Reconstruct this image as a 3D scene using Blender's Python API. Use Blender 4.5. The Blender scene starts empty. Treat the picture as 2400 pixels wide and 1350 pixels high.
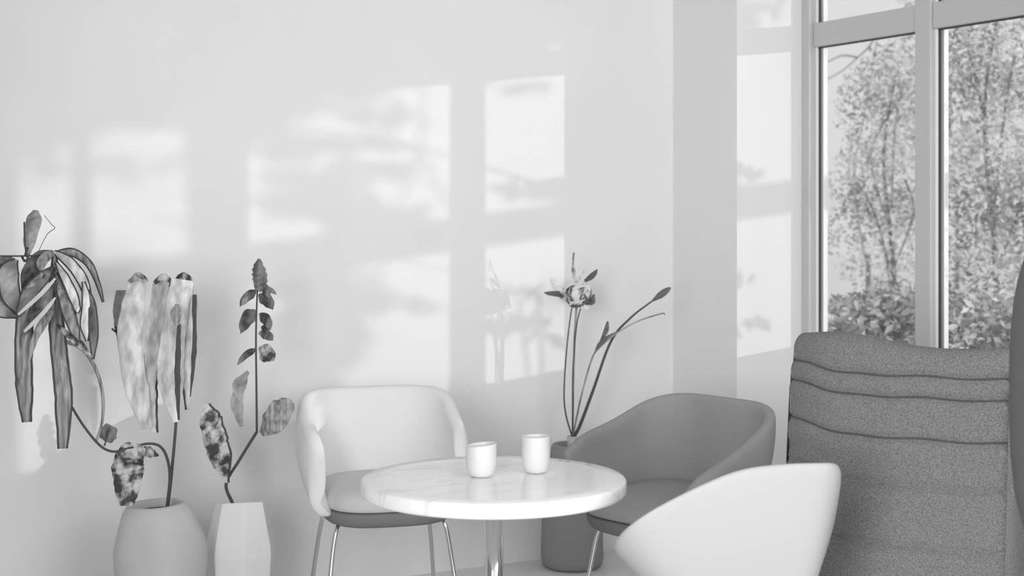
import bpy, bmesh, math, random
from mathutils import Vector, Matrix, noise
S = bpy.context.scene
COL = S.collection
random.seed(7)
PI = math.pi
# ---------------------------------------------------------------- camera, sky, sun, exposure
CX, CY, CZ = -3.605, -5.283, 1.44
F = Vector((0.469, 0.883, 0)).normalized()
R = Vector((0.883, -0.469, 0)).normalized()
FP = 3400.0
HY = 500.0
def P(px, py, d):
    """point seen at photo pixel (px, py) standing d metres away"""
    p = Vector((CX, CY, CZ)) + F * d + R * ((px - 1200) / FP * d)
    p.z = CZ - (py - HY) / FP * d
    return p
cam_d = bpy.data.cameras.new('camera')
cam = bpy.data.objects.new('camera', cam_d); COL.objects.link(cam)
cam.location = (CX, CY, CZ)
cam.rotation_euler = (PI/2, 0, math.atan2(F.y, F.x) - PI/2)
cam_d.sensor_width = 36; cam_d.lens = 36*FP/2400
cam_d.shift_y = -(675-HY)/2400
cam_d.clip_end = 200
cam_d.dof.use_dof = True; cam_d.dof.focus_distance = 4.5; cam_d.dof.aperture_fstop = 3.0
S.camera = cam

SUN = Vector((-1, .84, -.116)).normalized()
ld = bpy.data.lights.new('sun', 'SUN'); ld.energy = .85; ld.angle = math.radians(.55)
sun = bpy.data.objects.new('sun', ld); COL.objects.link(sun)
sun.rotation_euler = SUN.to_track_quat('-Z', 'Y').to_euler(); sun.location = (6, -6, 4)

w = bpy.data.worlds.new('sky'); S.world = w; w.use_nodes = True
nt = w.node_tree; bg = nt.nodes['Background']
tc = nt.nodes.new('ShaderNodeTexCoord'); sp = nt.nodes.new('ShaderNodeSeparateXYZ')
nt.links.new(tc.outputs['Generated'], sp.inputs[0])
rmp = nt.nodes.new('ShaderNodeValToRGB')
rmp.color_ramp.elements[0].position = .0; rmp.color_ramp.elements[0].color = (.58,.58,.58,1)
rmp.color_ramp.elements[1].position = .5; rmp.color_ramp.elements[1].color = (.70,.70,.70,1)
nt.links.new(sp.outputs['Z'], rmp.inputs[0])
nt.links.new(rmp.outputs[0], bg.inputs[0]); bg.inputs[1].default_value = 1.0
S.view_settings.view_transform = 'Standard'; S.view_settings.look = 'None'
S.view_settings.gamma = 1; S.view_settings.use_curve_mapping = False
S.view_settings.exposure = 0.37
# soft fill lamps added out of view to brighten the room
def area(name, loc, aim, sx, sy, e):
    a = bpy.data.lights.new(name, 'AREA'); a.shape = 'RECTANGLE'; a.size = sx; a.size_y = sy; a.energy = e
    o = bpy.data.objects.new(name, a); COL.objects.link(o); o.location = loc
    o.rotation_euler = (Vector(aim)-Vector(loc)).to_track_quat('-Z','Y').to_euler()
    return o
area('fill_front', (-.6, -6.6, 2.0), (-1.2, 0, 1.2), 3.6, 2.6, 92)  # added fill from behind the camera
sd = area('fill_side', (-5.0, -4.9, 1.7), (0, -.9, 1.3), 1.8, 1.8, 29)  # added fill for the window wall; narrow cone leaves the left darker
sd.data.spread = math.radians(75)

# ---------------------------------------------------------------- materials
def mat(name, col, rough=.6, metal=0., spec=.5, vary=None, bump=None, coat=0.):
    m = bpy.data.materials.new(name); m.use_nodes = True
    n = m.node_tree; b = n.nodes['Principled BSDF']
    b.inputs['Base Color'].default_value = (col, col, col, 1)
    b.inputs['Roughness'].default_value = rough; b.inputs['Metallic'].default_value = metal
    b.inputs['Specular IOR Level'].default_value = spec
    b.inputs['Coat Weight'].default_value = coat
    t = n.nodes.new('ShaderNodeTexCoord')
    if vary:
        sc, lo, hi, stretch = vary[:4]
        mp = n.nodes.new('ShaderNodeMapping'); mp.inputs['Scale'].default_value = stretch
        nz = n.nodes.new('ShaderNodeTexNoise'); nz.inputs['Scale'].default_value = sc; nz.inputs['Detail'].default_value = 6
        cr = n.nodes.new('ShaderNodeValToRGB')
        p0, p1 = (vary[4], vary[5]) if len(vary) > 5 else (.35, .65)
        cr.color_ramp.elements[0].position = p0; cr.color_ramp.elements[0].color = (lo, lo, lo, 1)
        cr.color_ramp.elements[1].position = p1; cr.color_ramp.elements[1].color = (hi, hi, hi, 1)
        n.links.new(t.outputs['Object'], mp.inputs[0]); n.links.new(mp.outputs[0], nz.inputs['Vector'])
        n.links.new(nz.outputs['Fac'], cr.inputs[0]); n.links.new(cr.outputs[0], b.inputs['Base Color'])
    if bump:
        sc, st, dist = bump
        nz = n.nodes.new('ShaderNodeTexNoise'); nz.inputs['Scale'].default_value = sc; nz.inputs['Detail'].default_value = 5
        bp = n.nodes.new('ShaderNodeBump'); bp.inputs['Strength'].default_value = st; bp.inputs['Distance'].default_value = dist
        n.links.new(t.outputs['Object'], nz.inputs['Vector']); n.links.new(nz.outputs['Fac'], bp.inputs['Height'])
        n.links.new(bp.outputs[0], b.inputs['Normal'])
    return m
def mat_leafmass(name, lo, hi):
    m = bpy.data.materials.new(name); m.use_nodes = True
    n = m.node_tree; b = n.nodes['Principled BSDF']; b.inputs['Roughness'].default_value = .6
    g = n.nodes.new('ShaderNodeNewGeometry'); cr = n.nodes.new('ShaderNodeValToRGB')
    cr.color_ramp.elements[0].color = (lo, lo, lo, 1); cr.color_ramp.elements[1].color = (hi, hi, hi, 1)
    t = n.nodes.new('ShaderNodeTexCoord'); nz = n.nodes.new('ShaderNodeTexNoise'); nz.inputs['Scale'].default_value = 1.9; nz.inputs['Detail'].default_value = 4
    m1 = n.nodes.new('ShaderNodeMath'); m1.operation = 'MULTIPLY_ADD'; m1.inputs[1].default_value = 2.6; m1.inputs[2].default_value = -1.15
    m2 = n.nodes.new('ShaderNodeMath'); m2.operation = 'MULTIPLY_ADD'; m2.inputs[1].default_value = .65
    n.links.new(t.outputs['Object'], nz.inputs['Vector']); n.links.new(nz.outputs['Fac'], m1.inputs[0])
    n.links.new(g.outputs['Random Per Island'], m2.inputs[0]); n.links.new(m1.outputs[0], m2.inputs[2])
    n.links.new(m2.outputs[0], cr.inputs[0]); n.links.new(cr.outputs[0], b.inputs['Base Color'])
    return m
M = {}
M['wall'] = mat('painted_plaster', .86, .85, bump=(60, .05, .002), vary=(1.5, .84, .88, (1,1,1)))
M['wall_r'] = mat('painted_plaster_side', .84, .85)
M['floor'] = mat('pale_screed', .8, .45, vary=(2.5, .74, .84, (1,1,1)))
M['ceiling'] = mat('ceiling_paint', .5, .9)
M['wall_dim'] = mat('grey_wall_paint', .25, .9)
M['frame'] = mat('window_paint', .56, .4)
M['frame_lit'] = mat('window_paint_lit', .92, .4)  # brighter copy: light on the outer frame is put into the colour
M['gasket'] = mat('rubber_gasket', .07, .6)
M['chrome'] = mat('polished_steel', .72, .14, metal=1)
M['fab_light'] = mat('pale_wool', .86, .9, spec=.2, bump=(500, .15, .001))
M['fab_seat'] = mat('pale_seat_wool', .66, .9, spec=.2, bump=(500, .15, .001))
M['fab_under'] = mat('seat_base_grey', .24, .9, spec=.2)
M['fab_grey'] = mat('grey_wool', .33, .85, spec=.3, bump=(500, .15, .001))
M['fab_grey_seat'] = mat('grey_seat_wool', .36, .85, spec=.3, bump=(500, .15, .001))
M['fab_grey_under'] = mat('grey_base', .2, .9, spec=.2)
M['shell_white'] = mat('white_shell', .50, .5)
M['boucle'] = mat('grey_boucle', .3, .95, spec=.15, vary=(260, .18, .31, (1,1,1), .38, .62), bump=(260, .5, .003))
M['seam'] = mat('dark_seam', .11, .9)
M['ceramic'] = mat('white_ceramic', .72, .35)
M['ceramic_in'] = mat('cup_glaze', .7, .3)
M['clay'] = mat('grey_clay', .58, .75, vary=(4, .54, .62, (1,1,1)))
M['clay_white'] = mat('white_clay', .88, .7)
M['clay_dark'] = mat('planter_clay', .27, .75)
M['soil'] = mat('potting_soil', .05, .95, vary=(60, .04, .12, (1,1,1)))
M['glass_clay'] = mat('pale_glaze', .5, .2)
M['stem'] = mat('dark_stem', .07, .6)
M['stem_light'] = mat('mid_stem', .16, .5, vary=(9, .07, .4, (1,1,1)))
M['leaf_dark'] = mat('dark_leaf', .1, .5, vary=(28, .05, .30, (1,1,.25), .35, .7))
M['leaf_strap'] = mat('strap_leaf', .2, .5, vary=(40, .09, .46, (2.2,2.2,.12), .3, .7))
M['leaf_pale'] = mat('pale_leaf', .5, .5, vary=(22, .38, .9, (1.5,1.5,.5), .3, .62))
M['leaf_rim'] = mat('leaf_rim', .07, .7)
M['leaf_mottle'] = mat('mottled_leaf', .2, .6, vary=(30, .05, .62, (1,1,.8), .42, .6))
M['leaf_round'] = mat('round_leaf', .3, .5, vary=(16, .2, .5, (1,1,1)))
M['vein'] = mat('leaf_vein', .62, .6)
M['petal'] = mat('petal', .35, .5, vary=(35, .1, .85, (1,1,.6), .4, .6))
M['petal_white'] = mat('petal_edge', .82, .5)
M['bud'] = mat('flower_bud', .13, .5)
M['bark'] = mat('bark', .2, .9)
M['bark_pale'] = mat('pale_bark', .5, .9)
M['grass'] = mat('lawn', .7, .9, vary=(8, .6, .85, (1,1,1)))
M['tree_a'] = mat_leafmass('tree_leaves_light', .2, 1.0)
M['tree_b'] = mat_leafmass('tree_leaves_mid', .16, 1.0)
M['tree_c'] = mat_leafmass('tree_leaves_pale', .75, 1.0)
M['timber'] = mat('painted_timber', .55, .7)
M['egg'] = mat('dark_felt', .17, .95, spec=.1)
# marble
m = mat('white_marble', .86, .12, spec=.5); M['marble'] = m
n = m.node_tree; t = n.nodes.new('ShaderNodeTexCoord'); mp = n.nodes.new('ShaderNodeMapping')
mp.inputs['Rotation'].default_value = (0,0,.35); mp.inputs['Scale'].default_value = (1.0, 4.5, 3)
nz = n.nodes.new('ShaderNodeTexNoise'); nz.inputs['Scale'].default_value = 2.2; nz.inputs['Detail'].default_value = 8; nz.inputs['Distortion'].default_value = 1.4
cr = n.nodes.new('ShaderNodeValToRGB'); e = cr.color_ramp.elements
e[0].position = .30; e[0].color = (.95,.95,.95,1); e[1].position = .6; e[1].color = (.80,.80,.80,1)
x = cr.color_ramp.elements.new(.56); x.color = (.95,.95,.95,1)
x = cr.color_ramp.elements.new(.64); x.color = (.95,.95,.95,1)
n.links.new(t.outputs['Object'], mp.inputs[0]); n.links.new(mp.outputs[0], nz.inputs['Vector'])
n.links.new(nz.outputs['Fac'], cr.inputs[0]); n.links.new(cr.outputs[0], n.nodes['Principled BSDF'].inputs['Base Color'])
# window glass: thin pane that lets the sun through
m = bpy.data.materials.new('window_glass'); m.use_nodes = True; n = m.node_tree; M['glass'] = m
n.nodes.remove(n.nodes['Principled BSDF'])
tr = n.nodes.new('ShaderNodeBsdfTransparent'); tr.inputs[0].default_value = (.97,.97,.97,1)
gl = n.nodes.new('ShaderNodeBsdfGlossy'); gl.inputs['Roughness'].default_value = .02
mx = n.nodes.new('ShaderNodeMixShader'); mx.inputs[0].default_value = .06
n.links.new(tr.outputs[0], mx.inputs[1]); n.links.new(gl.outputs[0], mx.inputs[2])
n.links.new(mx.outputs[0], n.nodes['Material Output'].inputs[0])

# ---------------------------------------------------------------- helpers
def link_mesh(name, verts, faces, m, parent=None, smooth=True, sub=0, solid=0, bevel=0):
    me = bpy.data.meshes.new(name); me.from_pydata([tuple(v) for v in verts], [], faces)
    bm = bmesh.new(); bm.from_mesh(me); bmesh.ops.recalc_face_normals(bm, faces=bm.faces); bm.to_mesh(me); bm.free()
    for p in me.polygons: p.use_smooth = smooth
    me.materials.append(M[m])
    o = bpy.data.objects.new(name, me); COL.objects.link(o)
    if parent: o.parent = parent
    if solid:
        d = o.modifiers.new('solid', 'SOLIDIFY'); d.thickness = solid; d.offset = 0
    if bevel:
        d = o.modifiers.new('bevel', 'BEVEL'); d.width = bevel; d.segments = 3
    if sub:
        d = o.modifiers.new('sub', 'SUBSURF'); d.levels = sub; d.render_levels = sub
    return o
class MB:
    def __init__(s): s.v = []; s.f = []
    def add(s, v, f):
        k = len(s.v); s.v += [Vector(a) for a in v]; s.f += [tuple(i+k for i in a) for a in f]; return s
    def box(s, x0, x1, y0, y1, z0, z1):
        v = [(x,y,z) for x in (x0,x1) for y in (y0,y1) for z in (z0,z1)]
        return s.add(v, [(0,1,3,2),(4,6,7,5),(0,4,5,1),(2,3,7,6),(0,2,6,4),(1,5,7,3)])
    def tube(s, pts, rad, n=10):
        pts = [Vector(p) for p in pts]; k = len(pts)
        if not hasattr(rad, '__len__'): rad = [rad]*k
        V = []; u = None
        for i, p in enumerate(pts):
            t = (pts[min(i+1,k-1)] - pts[max(i-1,0)]).normalized()
            if u is None: u = t.orthogonal().normalized()
            u = (u - t*u.dot(t)).normalized(); w_ = t.cross(u)
            for j in range(n):
                a = 2*PI*j/n; V.append(p + (u*math.cos(a) + w_*math.sin(a))*rad[i])
        Fc = [(i*n+j, i*n+(j+1)%n, (i+1)*n+(j+1)%n, (i+1)*n+j) for i in range(k-1) for j in range(n)]
        Fc += [tuple(range(n))[::-1], tuple((k-1)*n+j for j in range(n))]
        return s.add(V, Fc)
    def lathe(s, prof, n=64, c=(0,0,0), wob=None, closed=False):
        V = []
        for (r, z) in prof:
            for j in range(n):
                a = 2*PI*j/n; rr = r*(wob(a, z) if wob else 1)
                V.append((c[0]+rr*math.cos(a), c[1]+rr*math.sin(a), c[2]+z))
        k = len(prof)
        Fc = [(i*n+j, i*n+(j+1)%n, (i+1)*n+(j+1)%n, (i+1)*n+j) for i in range(k-1) for j in range(n)]
        if not closed: Fc += [tuple(range(n))[::-1], tuple((k-1)*n+j for j in range(n))]
        return s.add(V, Fc)
    def build(s, name, m, parent=None, **k): return link_mesh(name, s.v, s.f, m, parent, **k)
def smooth_path(pts, n=8):
    pts = [Vector(p) for p in pts]; out = []
    for i in range(len(pts)-1):
        p0 = pts[max(i-1,0)]; p1 = pts[i]; p2 = pts[i+1]; p3 = pts[min(i+2,len(pts)-1)]
        for j in range(n):
            t = j/n
            out.append(.5*((2*p1)+(p2-p0)*t+(2*p0-5*p1+4*p2-p3)*t*t+(3*p1-p0-3*p2+p3)*t**3))
    out.append(pts[-1]); return out
def thing(name, label, cat, loc=(0,0,0), rz=0, group=None):
    o = bpy.data.objects.new(name, None); COL.objects.link(o); o.empty_display_size = .1
    o.location = loc; o.rotation_euler = (0,0,rz); o['label'] = label; o['category'] = cat
    if group: o['group'] = group
    return o
def tag(o, label, cat, group=None):
    o['label'] = label; o['category'] = cat
    if group: o['group'] = group
    return o
def struct(o): o['kind'] = 'structure'; return o
def lerp(a, b, t): return a+(b-a)*t
def sstep(a, b, x):
    t = min(1, max(0, (x-a)/(b-a))); return t*t*(3-2*t)

# ---------------------------------------------------------------- the room
H = 3.3
struct(MB().box(-5.2, .6, 0, .15, 0, H).build('wall_back', 'wall', smooth=False))
struct(MB().box(-5.4, .4, -9.0, .15, -.1, 0).build('floor', 'floor', smooth=False))
struct(MB().box(-5.4, .6, -6.2, .15, H, H+.1).build('ceiling', 'ceiling', smooth=False))
struct(MB().box(-5.35, -5.2, -6.2, .15, 0, H).build('wall_left', 'wall_dim', smooth=False))
# window side: thick wall with a deep opening from y=-0.446 to y=-2.72
Y0, Y1, SILL, HEAD = -.462, -2.70, .83, 3.05
FX0, FX1 = .355, .41
wr = MB(); wr.box(0, .46, Y0, 0, 0, H)
wr.box(0, .46, Y1, Y0, 0, .25).box(FX0, .46, Y1, Y0, .25, SILL).box(0, .46, Y1, Y0, HEAD, H).box(0, .46, -3.9, Y1, 0, H)
struct(wr.build('wall_right', 'wall_r', smooth=False))
# the window
win = struct(bpy.data.objects.new('window_1', None)); COL.objects.link(win)
def wbar(name, x0, x1, y0, y1, z0, z1, m='frame', b=.006):
    o = MB().box(x0, x1, min(y0,y1), max(y0,y1), z0, z1).build(name, m, win, smooth=False, bevel=b); return o
wbar('window_frame', FX0-.02, FX1, Y0, Y0-.05, SILL, HEAD)
wbar('window_frame', FX0, FX1, Y1, Y1+.05, SILL, HEAD)
wbar('window_frame', FX0, FX1, Y0-.05, Y1+.05, SILL, SILL+.06)
wbar('window_frame', FX0, FX1, Y0-.05, Y1+.05, HEAD-.06, HEAD)
BZ0, BZ1 = 2.135, 2.235
mull = [(-1.115,-1.2), (-1.955,-2.06), (-2.44,-2.455)]
cells = [(Y0-.05, -1.115), (-1.2, -1.955), (-2.06, -2.44), (-2.455, Y1+.05)]
for a, b in mull: wbar('mullion', FX0-.008, FX1, a, b, SILL+.06, HEAD-.06)
for i, (a, b) in enumerate(cells):
    wbar('transom', FX0, FX1, a, b, BZ0, BZ1)
    for (z0, z1) in ((SILL+.06, BZ0), (BZ1, HEAD-.06)):
        if i < 2:
            # glazing bead: strip in the lit tone, dark gasket, second lit-tone strip on the far side of each pane
            wbar('glazing_bead', FX0+.012, FX0+.022, a, a-.012, z0, z1, 'frame_lit', .002)
            wbar('gasket', FX0+.022, FX0+.028, a, a-.019, z0, z1, 'gasket', .001)
            wbar('glazing_bead', FX0+.028, FX1-.004, a, a-.034, z0, z1, 'frame_lit', .002)
            wbar('gasket', FX0+.018, FX0+.027, a-.012, b, z1-.006, z1, 'gasket', .001)
        g = MB().box(FX0+.028, FX0+.033, min(a-.012,b), max(a-.012,b), z0, z1).build('window_pane', 'glass', win, smooth=False)

# ---------------------------------------------------------------- tub chairs
def chair_paths(sh, n=44):
    """outer top line and bottom line of the shell, from left arm tip round the back to the right tip"""
    out = []
    for i in range(n+1):
        t = -1+2*i/n; s = abs(t); sg = 1 if t >= 0 else -1
        # U plan: back arc then straight arm
        def U(hw, yb, yf, rc):
            arc = PI/2*rc; L0 = hw-rc; L1 = (yb-rc)-yf; L = L0+arc+L1; d = s*L
            if d <= L0: return (sg*d, yb)
            if d <= L0+arc:
                a = (d-L0)/rc; return (sg*(L0+rc*math.sin(a)), yb-rc+rc*math.cos(a))
            return (sg*hw, yb-rc-(d-L0-arc))
        top = U(sh['hw'], .29, sh['yf'], sh['rc']); bot = U(sh['bhw'], .22, sh['byf'], min(.17, sh['rc'])); bot = (bot[0]+sh.get('bx', 0), bot[1])
        # arm curls slightly inwards at the tip
        k = sstep(.75, 1, s)*.025
        if 'tab' in sh:
            tb_ = sh['tab']; acc = 0
            for dt in (-.06,-.03,0,.03,.06):
                tt = min(1, max(-1, t+dt)); q_ = max(j_ for j_ in range(len(tb_)-1) if tb_[j_][0] <= tt+1e-9)
                acc += lerp(tb_[q_][1], tb_[q_+1][1], (tt-tb_[q_][0])/(tb_[q_+1][0]-tb_[q_][0]))
            zt = acc/5
        else:
            zt = lerp(sh['zb'], sh['za'], sstep(sh['s0'], sh['s1'], s)) - sh['drop']*max(0,(s-sh['s2'])/(1-sh['s2']))**2
        out.append((Vector((top[0]-sg*k, top[1], zt)), Vector((bot[0], bot[1], sh['z0'])), s, sg))
    return out
ROUND = dict(hw=.285, bhw=.25, yf=-.22, byf=-.22, rc=.20, zb=.79, za=.66, s0=.35, s1=.95, s2=.82, drop=.16, z0=.425)
WING = dict(hw=.29, bhw=.23, yf=-.29, byf=-.16, rc=.17, z0=.425,
            tab=[(-1,.60),(-.95,.65),(-.85,.675),(-.7,.695),(-.5,.74),(-.34,.78),(-.2,.788),(.2,.785),(.33,.77),(.5,.71),(.65,.66),(.8,.625),(.92,.58),(1,.50)])
SHELL = dict(hw=.275, bhw=.15, bx=-.045, yf=-.02, byf=.0, rc=.07, z0=.425,
             tab=[(-1,.60),(-.8,.64),(-.66,.72),(-.57,.80),(-.50,.832),(-.3,.832),(-.1,.822),(0,.808),(.11,.782),(.26,.742),(.38,.705),(.46,.672),(.52,.64),(.6,.61),(1,.58)], bulge=.008)
def tub_chair(name, label, rz, loc, mats, sh, thick=.034, group=None):
    root = thing(name, label, 'chair', loc, rz, group)
    rows = []
    for (T, B, s, sg) in chair_paths(sh):
        mid = Vector((0, .02, 0)); inw = Vector((mid.x-T.x, mid.y-T.y, 0)).normalized()
        if s > .5: inw = Vector((-sg, 0, 0)).lerp(inw, 1-sstep(.5,.8,s)).normalized()
        sec = []
        K = 7; tip = sstep(.9, 1, s)
        th = thick*(1-.35*tip)
        def q(u):   # u 0 bottom, 1 top ; bulges outwards
            p = B.lerp(T, u); bul = math.sin(u*PI)*sh.get('bulge', .028)
            p = p - inw*bul; p.z = B.z + (T.z-B.z)*(u**.95)
            return p
        for j in range(K+1): sec.append(q(j/K))
        top = q(1); sec.append(top + inw*th*.15 + Vector((0,0,.010))); sec.append(top + inw*th*.5 + Vector((0,0,.016))); sec.append(top + inw*th*.85 + Vector((0,0,.010)))
        for j in range(K, -1, -1): sec.append(q(j/K) + inw*(th + .012*(1-j/K)))
        rows.append(sec)
    n = len(rows[0]); V = [p for r in rows for p in r]
    Fc = [(i*n+j, i*n+(j+1)%n, (i+1)*n+(j+1)%n, (i+1)*n+j) for i in range(len(rows)-1) for j in range(n)]
    Fc += [tuple(range(n)), tuple((len(rows)-1)*n+j for j in range(n))]
    link_mesh('backrest_shell', V, Fc, mats[0], root, sub=1)
    # seat cushion: rounded squircle, front edge forward of the arms
    def disc(nm, hw, y0, y1, prof, m):
        mb = MB(); N = 56; V = []; cy = (y0+y1)/2; hy = (y1-y0)/2
        for (k, z) in prof:
            for j in range(N):
                a = 2*PI*j/N; c, s_ = math.cos(a), math.sin(a); e = 2/3.2
                V.append((k*hw*abs(c)**e*(1 if c>0 else -1), cy + k*hy*abs(s_)**e*(1 if s_>0 else -1), z))
        Fc = [(i*N+j, i*N+(j+1)%N, (i+1)*N+(j+1)%N, (i+1)*N+j) for i in range(len(prof)-1) for j in range(N)]
        Fc += [tuple(range(N))[::-1], tuple((len(prof)-1)*N+j for j in range(N))]
        return mb.add(V, Fc).build(nm, m, root, sub=1)
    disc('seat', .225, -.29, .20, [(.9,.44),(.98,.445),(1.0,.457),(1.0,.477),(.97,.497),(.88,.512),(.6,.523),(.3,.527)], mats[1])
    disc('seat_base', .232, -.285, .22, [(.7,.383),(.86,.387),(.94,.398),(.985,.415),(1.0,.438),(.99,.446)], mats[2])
    for sx in (-1, 1):
        for (ya, yb) in ((-.17, -.235), (.14, .22)):
            MB().tube(smooth_path([(sx*.16, ya+.03, .392), (sx*.185, ya, .378), (sx*.205, lerp(ya,yb,.25), .27), (sx*.235, yb, .0)], 4), .0075).build('leg', 'chrome', root)
    return root
def face(c0, c1):  # camera-relative heading (right, away) to z rotation
    d = R*c0 + F*c1; return math.atan2(d.x, -d.y)
def at(cr_, cf): p = Vector((CX, CY, 0)) + R*cr_ + F*cf; return (p.x, p.y, 0)
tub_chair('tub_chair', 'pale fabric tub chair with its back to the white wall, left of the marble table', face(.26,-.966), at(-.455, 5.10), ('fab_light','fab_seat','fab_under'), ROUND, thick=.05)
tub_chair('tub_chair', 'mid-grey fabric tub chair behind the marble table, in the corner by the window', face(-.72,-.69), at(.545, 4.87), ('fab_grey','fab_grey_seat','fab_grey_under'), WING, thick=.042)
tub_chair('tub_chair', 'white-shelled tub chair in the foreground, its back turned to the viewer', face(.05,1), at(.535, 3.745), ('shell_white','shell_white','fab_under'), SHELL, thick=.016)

# ---------------------------------------------------------------- marble table and cups
tb = at(-.048, 3.84)
t = thing('round_table', 'round white marble table on one polished steel column, between the chairs', 'table', tb)
MB().lathe([(.30,.700),(.344,.701),(.3495,.705),(.351,.712),(.351,.731),(.3495,.737),(.345,.7405),(.30,.741)], 128).build('table_top', 'marble', t)
MB().lathe([(.024,.02),(.024,.70)], 40).build('column', 'chrome', t)
MB().lathe([(.0,0),(.21,0),(.215,.004),(.21,.010),(.06,.018),(.03,.03),(.0,.03)], 64).build('table_foot', 'chrome', t)
def cup(label, px, py, r, h, tilt):
    p = P(px, py, (CZ-.741)*FP/(py-HY)); p.z = .741
    c = thing('cup', label, 'cup', p, 0)
    def wob(a, z): return 1 + .02*math.sin(2*a+1)*z/h
    pr = [(.0,.0),(r*.55,.0),(r*.72,.003),(r*.88,.012),(r*.97,.027),(r*1.0,.045),(r*.99,h*.8),(r*.98,h*.93),(r*1.0,h*.985),(r*.985,h*1.0),(r*.95,h*1.0),(r*.90,h*.97),(r*.89,h*.6),(r*.87,.03),(r*.6,.012),(0,.01)]
    mb = MB().lathe(pr, 56, wob=wob, closed=True)
    for v in mb.v: v.z += v.z/h*tilt*(v.x*R.x+v.y*R.y)
    mb.build('body', 'ceramic', c, sub=1)
    return c
cup('short white ceramic cup with a dipping rim, left of the two on the table', 1128, 1117, .0415, .086, .10)
cup('taller white ceramic cup, right of the two on the table', 1256, 1108, .0385, .099, .02)

# ---------------------------------------------------------------- high-back armchair in bouclé
def armchair():
    c = at(1.08, 4.05)
    root = thing('armchair', 'high-backed grey bouclé armchair under the window, its ribbed back facing the room', 'armchair', c, face(.76,.65))
    # local: faces -y ; back outer surface at +y
    def sag(v): return -.022*math.exp(-((v-.25)/.5)**2) + .002*math.sin(v*11)
    def surf(v, z):
        u = (z-.1)/.935
        zz = z - sag(v); fr = 0
        for sz in SE:
            d = zz-sz; fr -= .009*math.exp(-(d/.009)**2)
            if 0 < -d < .10: fr += .006*math.exp(-((-d-.03)/.03)**2)
        x = v*hw*(1+.04*(1-u))
        y = .18 - .10*abs(v)**2.4 - .06*u + fr + .012*noise.noise(Vector((x*4, z*5, 3)))
        return Vector((x, y, z + .006*math.sin(v*3+.5)*u))
    def back_rows(z0, z1, nseg=44, nz=140):
        return [[surf(-1+2*j/nseg, lerp(z0, z1, i/nz)) for j in range(nseg+1)] for i in range(nz+1)]
    SE = [1.012, .955, .845, .72, .56, .40, .24]
    hw = .355; rows = back_rows(.10, 1.035)
    top = []
    for k in range(1, 11):   # rolled top
        a = PI*k/10
        base = rows[-1] if k == 1 else None
        sec = []
        for j, p in enumerate(rows[140]):
            v = -1+2*j/44
            r = .05
            sec.append(Vector((p.x, p.y - r + r*math.cos(a) - .0, p.z + .055*math.sin(a)*(1.0+.12*math.sin(v*4)))))
        top.append(sec)
    allr = rows + top
    inner = []
    for k in range(1, 9):
        inner.append([Vector((p.x, p.y-.004*k, lerp(p.z, .42, k/8))) for p in top[-1]])
    allr += inner
    n = len(allr[0]); V = [p for r in allr for p in r]
    Fc = [(i*n+j, i*n+j+1, (i+1)*n+j+1, (i+1)*n+j) for i in range(len(allr)-1) for j in range(n-1)]
    # side caps
    m_ = len(allr)
    for side in (0, n-1):
        lo, hi = 0, m_-1
        while hi-lo > 1:
            Fc.append((lo*n+side, (lo+1)*n+side, (hi-1)*n+side, hi*n+side) if hi-lo > 2 else (lo*n+side, (lo+1)*n+side, hi*n+side)); lo += 1; hi -= 1
    link_mesh('backrest', V, Fc, 'boucle', root)
    # dark stitched seams lying in the pleats
    for sz in SE[:3]:
        pts = []
        for j in range(0, 89):
            v = -1+2*j/88; p = surf(v, sz+sag(v)); pts.append(p+Vector((0,.003,0)))
        MB().tube(pts, .0028, 6).build('seam', 'seam', root)
    for sx in (-1, 1):
        MB().box(sx*.30-.05, sx*.30+.05, -.42, .06, .10, .62).build('armrest', 'boucle', root, bevel=.045)
    MB().box(-.25, .25, -.44, .06, .16, .44).build('seat', 'boucle', root, bevel=.05)
    for sx in (-.27, .27):
        for y in (-.36, .06): MB().lathe([(.018,0),(.024,.14)], 16, (sx, y, 0)).build('leg', 'bark', root)
armchair()
# egg-shaped felt chair at the right edge
def egg_chair():
    a, b = .40, .50; zc = 1.02
    c = at(1.532, 3.22)
    root = thing('lounge_chair', 'tall dark felt lounge chair with a rounded back, cut off by the right edge', 'lounge chair', c, face(.7,.7))
    rows = []; NZ, NA = 28, 30
    for i in range(NZ+1):
        u = -1+2*i/NZ; z = zc + b*u*.995
        k = max(.0, 1-abs(u*.985)**3)**(1/3)
        rows.append([Vector((a*k*math.sin(lerp(-1.75,1.75,j/NA)), a*k*.8*math.cos(lerp(-1.75,1.75,j/NA)) , z)) for j in range(NA+1)])
    n = NA+1; V = [p for r in rows for p in r]
    Fc = [(q*n+j, q*n+j+1, (q+1)*n+j+1, (q+1)*n+j) for q in range(NZ) for j in range(NA)]
    link_mesh('shell', V, Fc, 'egg', root, solid=.04)
    MB().lathe([(.0,.50),(.25,.51),(.31,.56),(.31,.60),(.25,.63),(0,.64)], 40, (0,0,0)).build('seat', 'egg', root)
    MB().lathe([(.02,.02),(.02,.52)], 20).build('column', 'chrome', root)
    MB().lathe([(0,0),(.25,0),(.25,.012),(.03,.025),(0,.025)], 40).build('foot', 'chrome', root)
egg_chair()

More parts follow.
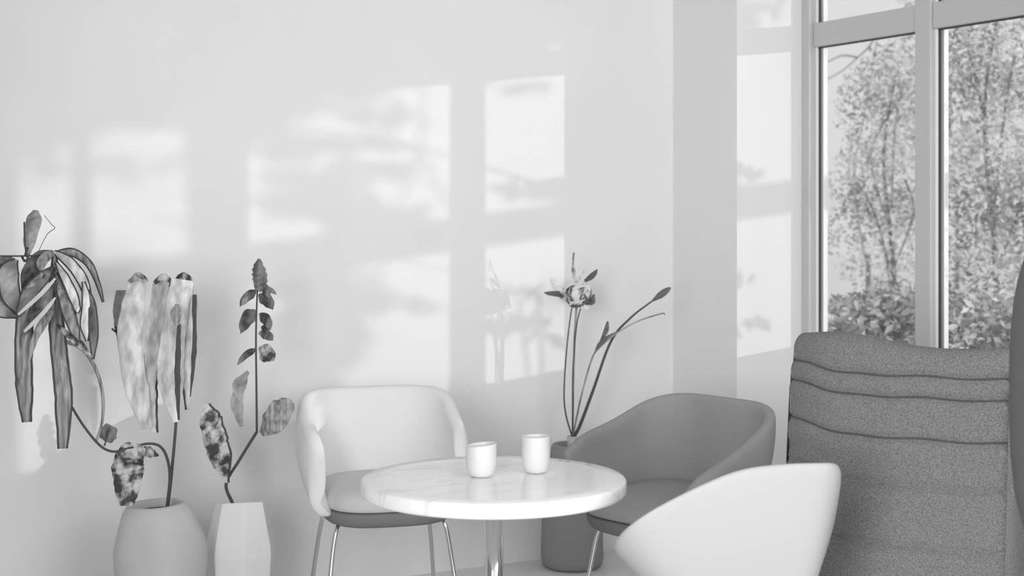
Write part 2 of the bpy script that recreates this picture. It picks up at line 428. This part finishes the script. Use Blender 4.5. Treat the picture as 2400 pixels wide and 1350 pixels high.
# ---------------------------------------------------------------- leaves
DOFF = 0
def PD(x, y, d): return P(x, y, d+DOFF)
def leaf(name, pts, wid, m, parent, fold=.25, twist=0, rim=None, vein=None, jag=0, yaw=0, samples=7, thick=.0015, seed=0):
    """pts: (px,py,depth) along the midrib; wid: half widths (m)"""
    mid = smooth_path([PD(*p) for p in pts], samples); k = len(mid)
    rnd = random.Random(seed)
    W = [wid[min(int(i/(k-1)*(len(wid)-1)), len(wid)-2)] for i in range(k)]
    W = []
    for i in range(k):
        t = i/(k-1)*(len(wid)-1); q = min(int(t), len(wid)-2); W.append(lerp(wid[q], wid[q+1], sstep(0,1,t-q)))
    rows = []
    for i, p in enumerate(mid):
        tg = (mid[min(i+1,k-1)]-mid[max(i-1,0)]).normalized()
        view = (p-Vector((CX,CY,CZ))).normalized()
        side = tg.cross(view).normalized(); nrm = side.cross(tg).normalized()
        a = yaw + twist*(i/(k-1)-.5); side, nrm = side*math.cos(a)+nrm*math.sin(a), nrm*math.cos(a)-side*math.sin(a)
        row = []
        for u in (-1,-.75,-.5,-.25,0,.25,.5,.75,1):
            ww = W[i]
            if abs(u) == 1 and jag: ww *= 1 + jag*(rnd.random()-.5)
            row.append(p + side*u*ww + nrm*(abs(u)*ww*fold + .12*ww*math.sin(i*1.3+u*3)))
        rows.append(row)
    n = 9; V = [q for r in rows for q in r]
    Fc = [(i*n+j, i*n+j+1, (i+1)*n+j+1, (i+1)*n+j) for i in range(k-1) for j in range(n-1)]
    o = link_mesh(name, V, Fc, m, parent, solid=thick, sub=1)
    if rim:
        mb = MB()
        for s_ in rim: mb.tube([r[s_] for r in rows], .0028 if jag == 0 else .004, 5)
        mb.build('leaf_edge', 'leaf_rim', o)
    if vein:
        mb = MB().tube([r[4] for r in rows], vein[0], 5); mb.build('midrib', vein[1], o)
    return o
def stem(pts, rad, parent, m='stem', name='stem', n=8):
    p = smooth_path([PD(*q) for q in pts], n); k = len(p)
    if hasattr(rad, '__len__'): rr = [lerp(rad[0], rad[1], i/(k-1)) for i in range(k)]
    else: rr = rad
    return MB().tube(p, rr, 8).build(name, m, parent)
def inverse_parent(root):
    """children were modelled in place: carry them over to the root's own frame"""
    mi = Matrix.Translation(root.location).inverted()
    for ch in root.children:
        if not ch.get('local'): ch.matrix_parent_inverse = mi

# --- big grey planter with drooping plant and upright plant
D1 = 4.8
pc = P(375, 1200, D1); pz = pc.z
plant = thing('potted_plant', 'bulging grey clay pot with a drooping fan of straps and broad upright ribbed leaves', 'potted plant', (pc.x, pc.y, 0))
def facet(a, z): return 1 + .02*math.cos(5*a + z*6)
top = .482
pr = [(0,0),(.085,0),(.105,.02),(.135,.14),(.150,.27),(.152,.33),(.143,.37),(.112,.455),(.098,top-.006),(.090,top),(.082,top-.004),(.078,top-.05),(.09,.36),(0,.35)]
mb = MB().lathe(pr, 72, wob=facet, closed=True)
for v in mb.v:
    if v.z > .37: v.x -= R.x*.012*(v.z-.37)/.1; v.y -= R.y*.012*(v.z-.37)/.1; v.z += .05*(v.x*R.x+v.y*R.y)*sstep(.37,.48,v.z)
pot = mb.build('pot', 'clay', plant)
pot['local'] = 1
so = MB().lathe([(0,.40),(.078,.40),(.079,.45),(.07,.456),(0,.460)], 40).build('soil', 'soil', plant); so['local'] = 1
st = plant
stem([(390,1212,4.8),(392,1190,4.8),(400,1130,4.8),(412,1000,4.82),(418,890,4.84),(420,760,4.86)], (.0068,.0035), st)
stem([(388,1212,4.79),(391,1190,4.79),(398,1120,4.78),(392,1075,4.76),(375,1046,4.74),(345,1040,4.72),(305,1050,4.70),(262,1058,4.68),(225,1035,4.66),(175,965,4.64),(150,900,4.62),(132,760,4.6),(128,640,4.6)], (.005,.0035), st)
stem([(150,800,4.6),(190,815,4.62),(222,860,4.64),(240,920,4.66),(240,985,4.67),(225,1035,4.67)], (.0075,.004), st, 'leaf_strap')
stem([(0,600,4.5),(50,600,4.52),(90,598,4.55),(125,592,4.6)], .0025, st)
stem([(62,600,4.53),(58,560,4.53),(57,520,4.53)], .0028, st)
stem([(52,602,4.53),(58,612,4.5),(66,604,4.5),(60,596,4.52),(66,580,4.53)], .004, st)
# drooping straps
DL = [
 ([(100,640,4.5),(66,700,4.47),(56,800,4.46),(56,900,4.47),(62,990,4.48)], [.008,.022,.024,.023,.012], 'leaf_strap', .1),
 ([(128,600,4.58),(128,700,4.54),(138,820,4.52),(150,930,4.5),(148,1052,4.5)], [.006,.018,.023,.024,.013], 'leaf_strap', .1),
 ([(126,590,4.6),(95,605,4.56),(70,640,4.52),(62,690,4.5),(58,740,4.5)], [.006,.024,.026,.016,.003], 'leaf_dark', .0),
 ([(126,625,4.56),(100,650,4.5),(70,685,4.47),(50,725,4.45),(42,742,4.45)], [.004,.020,.022,.012,.002], 'leaf_dark', .0),
 ([(126,665,4.55),(108,700,4.49),(84,735,4.46),(62,770,4.45),(54,790,4.45)], [.004,.020,.020,.012,.002], 'leaf_dark', .0),
 ([(126,700,4.53),(114,735,4.48),(96,765,4.46),(80,800,4.45),(70,845,4.45)], [.004,.014,.014,.010,.002], 'leaf_strap', .0),
 ([(126,590,4.59),(160,612,4.55),(190,650,4.52),(204,690,4.5),(206,720,4.5)], [.006,.015,.016,.012,.002], 'leaf_pale', .0),
 ([(128,595,4.62),(170,592,4.62),(208,618,4.62),(230,665,4.62),(242,708,4.62)], [.006,.012,.010,.006,.002], 'leaf_strap', .0),
 ([(132,615,4.55),(152,650,4.5),(170,690,4.48),(180,720,4.47),(182,735,4.47)], [.004,.012,.014,.010,.002], 'leaf_pale', .0),
 ([(130,640,4.53),(146,690,4.48),(160,730,4.47),(174,770,4.46),(186,800,4.46)], [.004,.015,.018,.014,.002], 'leaf_strap', .0),
 ([(196,660,4.5),(204,710,4.48),(200,760,4.47),(204,800,4.47)], [.004,.014,.015,.003], 'leaf_pale', .0),
 ([(206,680,4.5),(216,720,4.48),(220,780,4.47),(218,842,4.47)], [.004,.011,.013,.003], 'leaf_dark', .0),
 ([(134,760,4.5),(160,785,4.47),(186,806,4.46),(216,838,4.46)], [.004,.010,.012,.003], 'leaf_mottle', .3),
 ([(126,592,4.58),(112,598,4.55),(98,615,4.53),(96,640,4.52)], [.008,.016,.016,.003], 'leaf_strap', .0),
]
for i, (pts, wd, mt, jg) in enumerate(DL):
    leaf('drooping_leaf', pts, wd, mt, st, fold=.35, jag=jg, rim=(0,8) if i in (0,1,3,6,7,8,9,10,11) else None, seed=i, twist=.5 if i % 2 else -.4)
for a in [((130,652,4.43),(95,690,4.42),(42,738,4.41)), ((130,697,4.43),(100,735,4.42),(56,778,4.41))]:
    leaf('pale_rib', list(a), [.003,.0065,.0065,.004], 'vein', st, fold=.1)
# paired small blades at the left edge of the picture
leaf('round_leaf', [(42,735,4.5),(25,690,4.5),(20,640,4.5),(38,608,4.5)], [.006,.028,.03,.006], 'leaf_round', st, rim=(0,8))
leaf('round_leaf', [(40,742,4.5),(5,720,4.5),(-30,690,4.5)], [.006,.03,.02], 'leaf_round', st, rim=(0,8), seed=3)
leaf('round_leaf', [(-40,640,4.5),(0,618,4.5),(30,604,4.52)], [.02,.02,.004], 'leaf_dark', st, seed=5)
leaf('round_leaf', [(66,598,4.55),(70,560,4.56),(80,515,4.57),(84,492,4.58)], [.006,.020,.024,.008], 'leaf_round', st, seed=6)
stem([(90,590,4.56),(110,550,4.57),(128,535,4.57),(120,525,4.57),(104,505,4.57)], .0012, st, 'stem_light')
# broad upright ribbed blades
UL = [
 ([(345,1005,4.84),(318,900,4.84),(305,780,4.84),(322,655,4.84)], [.018,.040,.042,.030], 'leaf_pale'),
 ([(362,1015,4.9),(350,900,4.88),(365,780,4.87),(380,655,4.86)], [.010,.024,.032,.028], 'leaf_pale'),
 ([(412,990,4.80),(400,880,4.8),(410,760,4.8),(428,655,4.8)], [.010,.044,.040,.038], 'leaf_pale'),
 ([(440,960,4.83),(440,860,4.83),(446,760,4.83),(440,660,4.83)], [.006,.020,.026,.026], 'leaf_pale'),
 ([(350,900,4.9),(300,820,4.92),(285,740,4.92),(284,680,4.92)], [.010,.024,.028,.018], 'leaf_round'),
]
for i, (pts, wd, mt) in enumerate(UL):
    o = leaf('upright_leaf', pts, wd, mt, st, fold=.35, jag=.14, rim=(None,(0,),None,(8,),(0,))[i], seed=20+i, samples=12)
# dark cleft between the two right blades, bud, and small curl
leaf('dark_leaf_fold', [(419,985,4.76),(416,880,4.76),(420,760,4.76)], [.004,.010,.006], 'leaf_rim', st, jag=.5, seed=31, samples=10)
leaf('dark_leaf_fold', [(446,930,4.79),(455,820,4.79),(456,690,4.79)], [.002,.008,.007], 'leaf_rim', st, jag=.5, seed=32, samples=10)
leaf('leaf_bud', [(414,764,4.75),(413,735,4.75),(415,712,4.75)], [.006,.020,.005], 'leaf_strap', st, seed=33)
for (x, y) in ((325,652),(383,655),(430,652)):
    leaf('leaf_crown', [(x-22,y+10,4.83),(x,y-6,4.80),(x+22,y+8,4.83)], [.006,.012,.006], 'leaf_mottle', st, seed=x, jag=.4)
stem([(262,770,4.9),(272,778,4.9),(270,765,4.9),(280,790,4.9),(292,840,4.9),(300,900,4.9)], .003, st)
# hanging mottled blade and the torn heart
leaf('hanging_leaf', [(338,1048,4.70),(305,1075,4.69),(298,1130,4.68),(298,1186,4.68)], [.010,.046,.052,.040,.022], 'leaf_mottle', st, jag=.12, seed=40, samples=12, thick=.002)
leaf('heart_leaf', [(232,1020,4.68),(250,1018,4.67),(268,1032,4.66)], [.010,.038,.010], 'leaf_dark', st, jag=.5, seed=41)
leaf('torn_leaf', [(310,1050,4.72),(345,1058,4.71),(372,1068,4.71)], [.006,.018,.004], 'leaf_mottle', st, jag=.6, seed=42)
inverse_parent(plant)

# --- white pot with the tall spike plant
D2 = 5.02; DOFF = .12
pc = P(565, 1200, D2)
spike = thing('potted_plant', 'white faceted clay pot with a slim tall spike of dark paired leaves', 'potted plant', (pc.x, pc.y, 0))
def six(a, z): return 1 + .035*math.cos(6*(a+.3))
pr = [(0,0),(.075,0),(.09,.02),(.115,.16),(.122,.27),(.120,.30),(.088,.435),(.082,.440),(.076,.436),(.09,.33),(0,.33)]
mb = MB().lathe(pr, 7, closed=True)
for v in mb.v: v.z += (.05*(v.x*R.x+v.y*R.y) - .19*(v.x*F.x+v.y*F.y))*sstep(.3,.43,v.z)
pot = mb.build('pot', 'clay_white', spike, smooth=False, bevel=.012); pot['local'] = 1
so = MB().lathe([(0,.35),(.085,.35),(.085,.38),(0,.385)], 24).build('soil', 'soil', spike); so['local'] = 1
stem([(556,1215,4.9),(545,1180,4.9),(530,1134,4.9),(560,1080,4.9),(602,1012,4.9)], (.006,.0055), spike)
stem([(602,1012,4.9),(601,900,4.9),(600,780,4.9),(604,660,4.9)], (.0042,.003), spike)
pl = [(600,680,566,716,.011),(604,672,648,690,.008),(600,684,562,718,.013),(606,690,640,726,.018),(598,726,564,782,.020),(608,734,634,774,.015),(606,780,640,798,.014),(600,818,556,856,.010),(606,815,644,846,.020),(608,840,640,846,.012),(612,765,628,790,.010),(606,664,632,700,.012)]
for i, (x0,y0,x1,y1,w_) in enumerate(pl):
    dz = -.03+.015*(i % 5)
    w_ *= 1.3; leaf('spike_leaf', [(x0,y0,4.9),((x0+x1)/2+(3 if x1>x0 else -3),(y0+y1)/2-4,4.9+dz/2),(x1,y1,4.9+dz)], [.004,w_,w_*.8,.001], 'leaf_mottle' if i in (8,9) else 'leaf_dark', spike, fold=.3, jag=.1, seed=60+i)
for i in range(5):
    y = 610+i*11; w_ = (.016,.026,.030,.028,.022)[i]
    leaf('spike_bract', [(600+i,y+28,4.88-.004*i),(606+i,y+10,4.875),(607,y-4,4.885)], [.012,w_,.006], 'leaf_dark', spike, fold=.5, jag=.2, seed=80+i)
leaf('broad_leaf', [(532,1132,4.88),(512,1060,4.86),(494,990,4.85),(484,948,4.86)], [.006,.040,.038,.010], 'leaf_mottle', spike, jag=.15, rim=(0,), seed=90, samples=12, fold=.2)
leaf('broad_leaf', [(612,1018,4.88),(640,990,4.86),(664,950,4.86),(668,932,4.87)], [.012,.044,.040,.016], 'leaf_strap', spike, jag=.08, seed=91, fold=.2)
leaf('faded_leaf', [(566,1000,4.95),(556,940,4.95),(574,880,4.95)], [.006,.022,.008], 'leaf_round', spike, jag=.4, seed=92)
leaf('faded_leaf', [(560,940,4.94),(560,905,4.94),(582,870,4.94)], [.004,.024,.006], 'leaf_round', spike, jag=.3, seed=93)
inverse_parent(spike)

DOFF = 0
# ---------------------------------------------------------------- tapered planter with cut flowers
pc = P(1338, 1200, 5.93)
fl = thing('flower_planter', 'tapered dark grey planter by the corner with spiky pale blooms on long bare stems', 'planter', (pc.x, pc.y-.01, 0))
pl_ = MB().lathe([(0,0),(.105,0),(.122,.012),(.128,.04),(.124,.20),(.104,.38),(.084,.492),(.078,.50),(.066,.498),(.06,.47),(.05,.46),(.022,.462),(.022,.472)], 64, closed=True)
p_ = pl_.build('pot', 'clay_dark', fl); p_['local'] = 1
nk = MB().lathe([(.03,.455),(.024,.47),(.02,.50),(.022,.53),(.018,.532),(.014,.50),(.0,.49)], 32, closed=True).build('vase_neck', 'glass_clay', fl); nk['local'] = 1
F0 = (1342,1026,5.92)
def fstem(pts, r, m='stem'): return stem([F0]+pts, r, fl, m)
fstem([(1327,975,5.91),(1322,920,5.9),(1328,820,5.9),(1338,735,5.9),(1344,712,5.89)], (.0038,.0025))
fstem([(1343,940,5.9),(1345,850,5.9),(1347,790,5.9),(1350,735,5.9),(1352,712,5.88)], (.0042,.0045), 'stem_light')
fstem([(1342,950,5.89),(1343,860,5.88),(1352,760,5.88),(1362,720,5.88)], (.003,.0025))
fstem([(1362,930,5.86),(1384,850,5.82),(1400,820,5.8),(1440,785,5.78),(1490,755,5.76),(1550,735,5.75),(1558,738,5.75)], (.0038,.0025), 'stem_light')
fstem([(1358,1000,5.9),(1390,915,5.88),(1432,800,5.85),(1478,745,5.82),(1528,706,5.8)], (.008,.0032))
leaf('sheath', [(1392,830,5.81),(1412,800,5.79),(1445,778,5.78)], [.003,.011,.002], 'bud', fl)
leaf('flower_bud', [(1404,800,5.8),(1418,775,5.8),(1424,753,5.8)], [.002,.014,.005], 'bud', fl, rim=None, vein=None)
leaf('bud_edge', [(1404,802,5.79),(1410,780,5.79),(1421,752,5.79)], [.001,.004,.002], 'petal_white', fl)
p0, p1 = P(1528,706,5.8), P(1572,674,5.8)
MB().tube([p0.lerp(p1, q) for q in (0,.15,.4,.65,.85,1)], [.003,.007,.013,.014,.010,.003], 12).build('flower_bud', 'bud', fl)
def petal(pts, w_, m='petal', sd=0, ed=True):
    o = leaf('petal', pts, w_, m, fl, fold=.45, seed=sd)
    if ed:
        mid = smooth_path([P(a,b,c-.008) for a,b,c in pts], 6)
    return o
petal([(1336,708,5.9),(1320,690,5.88),(1302,668,5.86),(1290,652,5.85)], [.010,.020,.016,.004], 'petal', 1)
petal([(1330,690,5.9),(1312,688,5.87),(1290,688,5.86),(1275,686,5.86)], [.006,.014,.009,.002], 'bud', 2)
petal([(1332,684,5.87),(1308,680,5.85),(1280,683,5.84)], [.003,.003,.001], 'petal_white', 3)
petal([(1350,668,5.89),(1345,640,5.88),(1343,620,5.87),(1344,592,5.86)], [.008,.008,.005,.0015], 'petal', 4)
stem([(1343,622,5.86),(1344,608,5.86),(1346,592,5.86)], .0016, fl)
petal([(1370,660,5.88),(1384,648,5.86),(1392,640,5.85),(1400,630,5.84)], [.006,.015,.012,.002], 'bud', 5)
petal([(1366,656,5.86),(1382,640,5.85),(1400,629,5.84)], [.003,.003,.002], 'petal_white', 6)
petal([(1358,668,5.87),(1360,648,5.86),(1370,634,5.85)], [.006,.003,.001], 'petal', 7)
petal([(1352,712,5.86),(1366,718,5.83),(1380,724,5.82)], [.010,.013,.004], 'petal_white', 8)
petal([(1372,700,5.86),(1386,708,5.84),(1392,690,5.83)], [.008,.014,.004], 'bud', 9)
rf = random.Random(5)
cc = P(1356, 690, 5.87)
core = MB().lathe([(0,-.052),(.02,-.046),(.042,-.022),(.048,.002),(.040,.028),(.018,.046),(0,.05)], 24, tuple(cc), closed=True).build('bloom_core', 'petal', fl)
for i in range(15):   # tangled narrow petals wrapped over the bloom
    a = rf.uniform(0, 2*PI); tl = rf.uniform(-1,1)
    ax = Vector((math.cos(a), math.sin(a)*.6, tl)).normalized(); u = ax.orthogonal().normalized(); v = ax.cross(u)
    ph = rf.uniform(0, 2*PI); L = rf.uniform(1.4, 2.8); rr = rf.uniform(.046,.060)
    pts = [cc + (u*math.cos(ph+L*q/8)+v*math.sin(ph+L*q/8))*rr for q in range(9)]
    MB().tube(pts, [.001,.0035,.0045,.005,.005,.0045,.004,.003,.001], 6).build('petal', 'petal_white' if i % 3 else 'bud', fl)
inverse_parent(fl)

# ---------------------------------------------------------------- the garden
def leaf_mass(name, blobs, m, parent, count, size, seed):
    rnd = random.Random(seed); V = []; Fc = []
    tot = sum(b[3]*b[4]*b[5] for b in blobs)
    for (x,y,z,rx,ry,rz) in blobs:
        for _ in range(int(count*rx*ry*rz/tot)):
            while True:
                a,b,c = rnd.uniform(-1,1), rnd.uniform(-1,1), rnd.uniform(-1,1)
                if a*a+b*b+c*c <= 1: break
            p = Vector((x+a*rx, y+b*ry, z+c*rz)); s = size*rnd.uniform(.6,1.3)
            d = Vector((rnd.gauss(0,1), rnd.gauss(0,1), rnd.gauss(0,.8))).normalized(); q = d.orthogonal().normalized()
            q = (Matrix.Rotation(rnd.uniform(0,6.28), 3, d) @ q); nn = d.cross(q)
            k = len(V)
            V += [p-d*s, p+q*s*.42+nn*s*.1, p+d*s, p-q*s*.42+nn*s*.1]; Fc += [(k,k+1,k+2),(k,k+2,k+3)]
    me = bpy.data.meshes.new(name); me.from_pydata([tuple(v) for v in V], [], Fc); me.materials.append(M[m])
    o = bpy.data.objects.new(name, me); COL.objects.link(o); o.parent = parent
    return o
def tree(label, cat, cx, cd, blobs, m, count, size, seed, trunk=.025, grp=None, bark='bark', nm='garden_tree'):
    """cx: photo column of the trunk, cd distance; blobs (px,py,d, rx, ry, rz metres)"""
    b = P(cx, 500, cd); root = thing(nm, label, cat, (b.x, b.y, 0), 0, grp)
    B = []
    for (px,py,d,rx,ry,rz) in blobs:
        q = P(px,py,d); B.append((q.x-b.x, q.y-b.y, q.z, rx, ry, rz))
    tz = max(q[2] for q in B)
    mb = MB().tube(smooth_path([(0,0,0),(.05,.03,tz*.4),(-.03,.05,tz*.75),(.04,0,tz)], 5), [lerp(trunk, trunk*.25, i/15) for i in range(16)], 8)
    mb.build('trunk', bark, root)
    rb = random.Random(seed); br = MB()
    for q in B:
        s0 = Vector((0,0,max(.2,q[2]*.6))); e0 = Vector(q[:3])
        br.tube(smooth_path([s0, s0.lerp(e0,.5)+Vector((rb.uniform(-.15,.15),rb.uniform(-.15,.15),.1)), e0], 4), .008, 6)
    br.build('branches', bark, root)
    o = leaf_mass('foliage', B, m, root, count, size, seed)
    return root
struct(MB().box(.46, 40, -30, 40, -.35, -.3).build('ground', 'grass', smooth=False))
tree('tall pale-leaved tree beyond the middle of the left window pane', 'tree', 2090, 10.5,
     [(2090,260,10.5,.36,.5,.45),(2120,420,10.3,.3,.5,.4),(2060,560,10.4,.3,.5,.4),(2120,180,10.6,.3,.5,.3),(2010,430,10.6,.2,.3,.35)], 'tree_a', 5200, .024, 1)
tree('bushy dark-leaved tree filling the right window pane', 'tree', 2330, 9.0,
     [(2290,180,9,.35,.4,.35),(2380,120,9,.4,.5,.4),(2300,430,9,.3,.5,.4),(2390,380,8.8,.35,.5,.45),(2300,640,9,.35,.5,.3),(2420,600,8.8,.4,.5,.4),(2240,30,9.2,.3,.5,.3)], 'tree_b', 7500, .026, 2)
tree('feathery pale tree far behind the others, against the sky', 'tree', 2240, 14,
     [(2230,250,14,.6,.9,.8),(2300,450,14,.7,.9,.6),(2170,550,14,.4,.7,.5),(2200,60,14,.5,.7,.4),(2400,150,14,.6,.8,.7)], 'tree_c', 4500, .04, 3)
tree('low leafy shrub under the left window pane', 'shrub', 2080, 8.5,
     [(2060,740,8.5,.28,.4,.16),(2140,720,8.5,.25,.4,.16),(2130,790,8.4,.3,.4,.18),(1990,770,8.6,.2,.4,.15)], 'tree_b', 2600, .034, 4, .02, nm='garden_shrub')
tree('low pale shrub under the right window pane', 'shrub', 2310, 7.5,
     [(2270,740,7.5,.22,.3,.14),(2350,760,7.5,.28,.4,.16),(2320,800,7.4,.3,.3,.16)], 'tree_a', 2400, .03, 5, .02, nm='garden_shrub')
# bare branches against the sky at the upper left of the pane
br = MB()
for pts in [[(2060,60),(2040,105),(2010,135),(1975,165),(1935,188)], [(2010,135),(1975,130),(1940,145)], [(2035,640),(2010,500),(2005,380),(2030,250),(2060,60)], [(2010,500),(1990,400),(2000,300)]]:
    q = smooth_path([P(a,b,12.2) for a,b in pts], 5); br.tube(q, [lerp(.008,.004,i/len(q)) for i in range(len(q))], 6)
tg = P(2035,640,12.2); br.tube([(tg.x,tg.y,-.3),(tg.x,tg.y,.6),(tg.x,tg.y,1.1)], [.03,.025,.02], 8)
tag(br.build('bare_sapling', 'bark'), 'thin bare-branched sapling against the sky at the left of the window', 'tree')

# unseen trees and an added beam, placed sunward to throw dapple on the wall
def W(px, py, X):
    """a point at distance X outside whose shadow falls at photo pixel (px,py) of the back wall"""
    d = F + R*((px-1200)/FP); t_ = -CY/d.y; x0 = CX+d.x*t_; z0 = CZ-(py-HY)/FP*t_
    k = (X-x0); return Vector((X, -k*.84, z0+k*.116))
pg = thing('shadow_beam', 'unseen timber beam on posts, added outside the window to cast the bar shadow', 'shadow_beam', (2.6, -4.0, -.3))  # added out of view, only for its bar shadow on the back wall
def pbeam(z0, z1, name):
    o = MB().box(2.56, 2.66, -6.0, -1.9, z0, z1).build(name, 'timber', pg, smooth=False, bevel=.004); return o
a = W(1060, 512, 2.6).z; b = W(1060, 587, 2.6).z
pbeam(b, a, 'beam')
for y in (-6.0, -1.95): MB().box(2.56, 2.66, y-.05, y+.05, -.3, a).build('post', 'timber', pg, smooth=False)
inverse_parent(pg)

def shade_tree(label, X, pix, seed, count, size, trunk_y, m='tree_b', twigs=()):
    """pix: list (px,py,rx_m,rz_m) of clumps given by where their shade falls"""
    root = thing('garden_tree', label, 'tree', (X, trunk_y, -.3))
    B = []
    for (px,py,rx,rz) in pix:
        q = W(px,py,X); B.append((0+q.x-X, q.y-trunk_y, q.z+.3, .22, rx, rz))
    tz = max(q[2] for q in B)
    MB().tube(smooth_path([(0,0,0),(.05,0,tz*.5),(0,0,tz)], 5), .06, 8).build('trunk', 'bark', root)
    br = MB()
    for q in B:
        br.tube(smooth_path([(0,0,max(.3,q[2]+.35)), (q[0]*.5,q[1]*.5,q[2]+.25), q[:3]], 4), .004 if twigs else .012, 6)
    br.build('branches', 'bark', root)
    leaf_mass('foliage', B, m, root, count, size, seed)
    if twigs:
        for line in twigs: MB().tube(smooth_path([W(a,b,X)-Vector((X,trunk_y,-.3)) for a,b in line], 5), .008, 6).build('twig', 'bark', root)
shade_tree('dense garden tree on the sunny side of the house', 3.4, [
  (1250,-60,.35,.22),(1330,-120,.4,.25),(1100,0,.45,.22),(900,40,.4,.24),(1250,60,.30,.10),(1120,60,.3,.16),(1000,100,.25,.10),(840,130,.28,.16),(700,120,.4,.25),(500,120,.4,.3),(600,250,.16,.14),(720,210,.2,.10),(300,140,.45,.27),(100,200,.45,.2),(450,190,.2,.1),(-50,240,.3,.3),
  (120,120,.5,.3),(0,100,.5,.3),(200,20,.5,.3),(500,-20,.5,.3),(800,-60,.5,.3),(1000,-120,.5,.3),(545,320,.05,.07)], 11, 9500, .05, -6.3)
shade_tree('light airy sapling beside the dense garden tree', 3.0, [
  (905,275,.07,.045),(800,340,.14,.03),(700,350,.1,.05),(860,400,.16,.028),(720,430,.12,.05),(760,480,.13,.06),(880,510,.12,.05),(690,640,.2,.08),(800,690,.1,.06),(700,800,.18,.14),(920,720,.08,.03),
  (1180,200,.05,.03),(1275,450,.09,.035),(220,400,.05,.04),(400,380,.07,.02),(620,900,.2,.2),(480,760,.12,.1)], 12, 1100, .055, -5.9,
  twigs=[[(1000,150),(990,250),(985,350),(950,440),(905,530)], [(985,350),(1020,430),(1060,495)], [(985,350),(900,330),(830,345)], [(905,590),(885,660),(840,740),(820,880)], [(470,350),(420,375),(350,410)], [(360,500),(420,525),(480,560)]])
shade_tree('unseen broad-leaved shrub added outside the sunny panes, shaped to cast leaf and flower shadows', 1.6, [
  (1215,88,.10,.03),(1262,128,.045,.03),(1160,120,.04,.05),(1282,440,.05,.028),(1250,425,.03,.012),(1205,765,.055,.035),(1262,690,.05,.03),(1290,790,.03,.03)], 13, 150, .05, -3.1, 'tree_b',
  twigs=[[(1215,700),(1238,880),(1240,1000)],[(1262,690),(1270,880),(1272,1000)]])  # low clumps and twigs added to draw the flowers' shadow on the wall
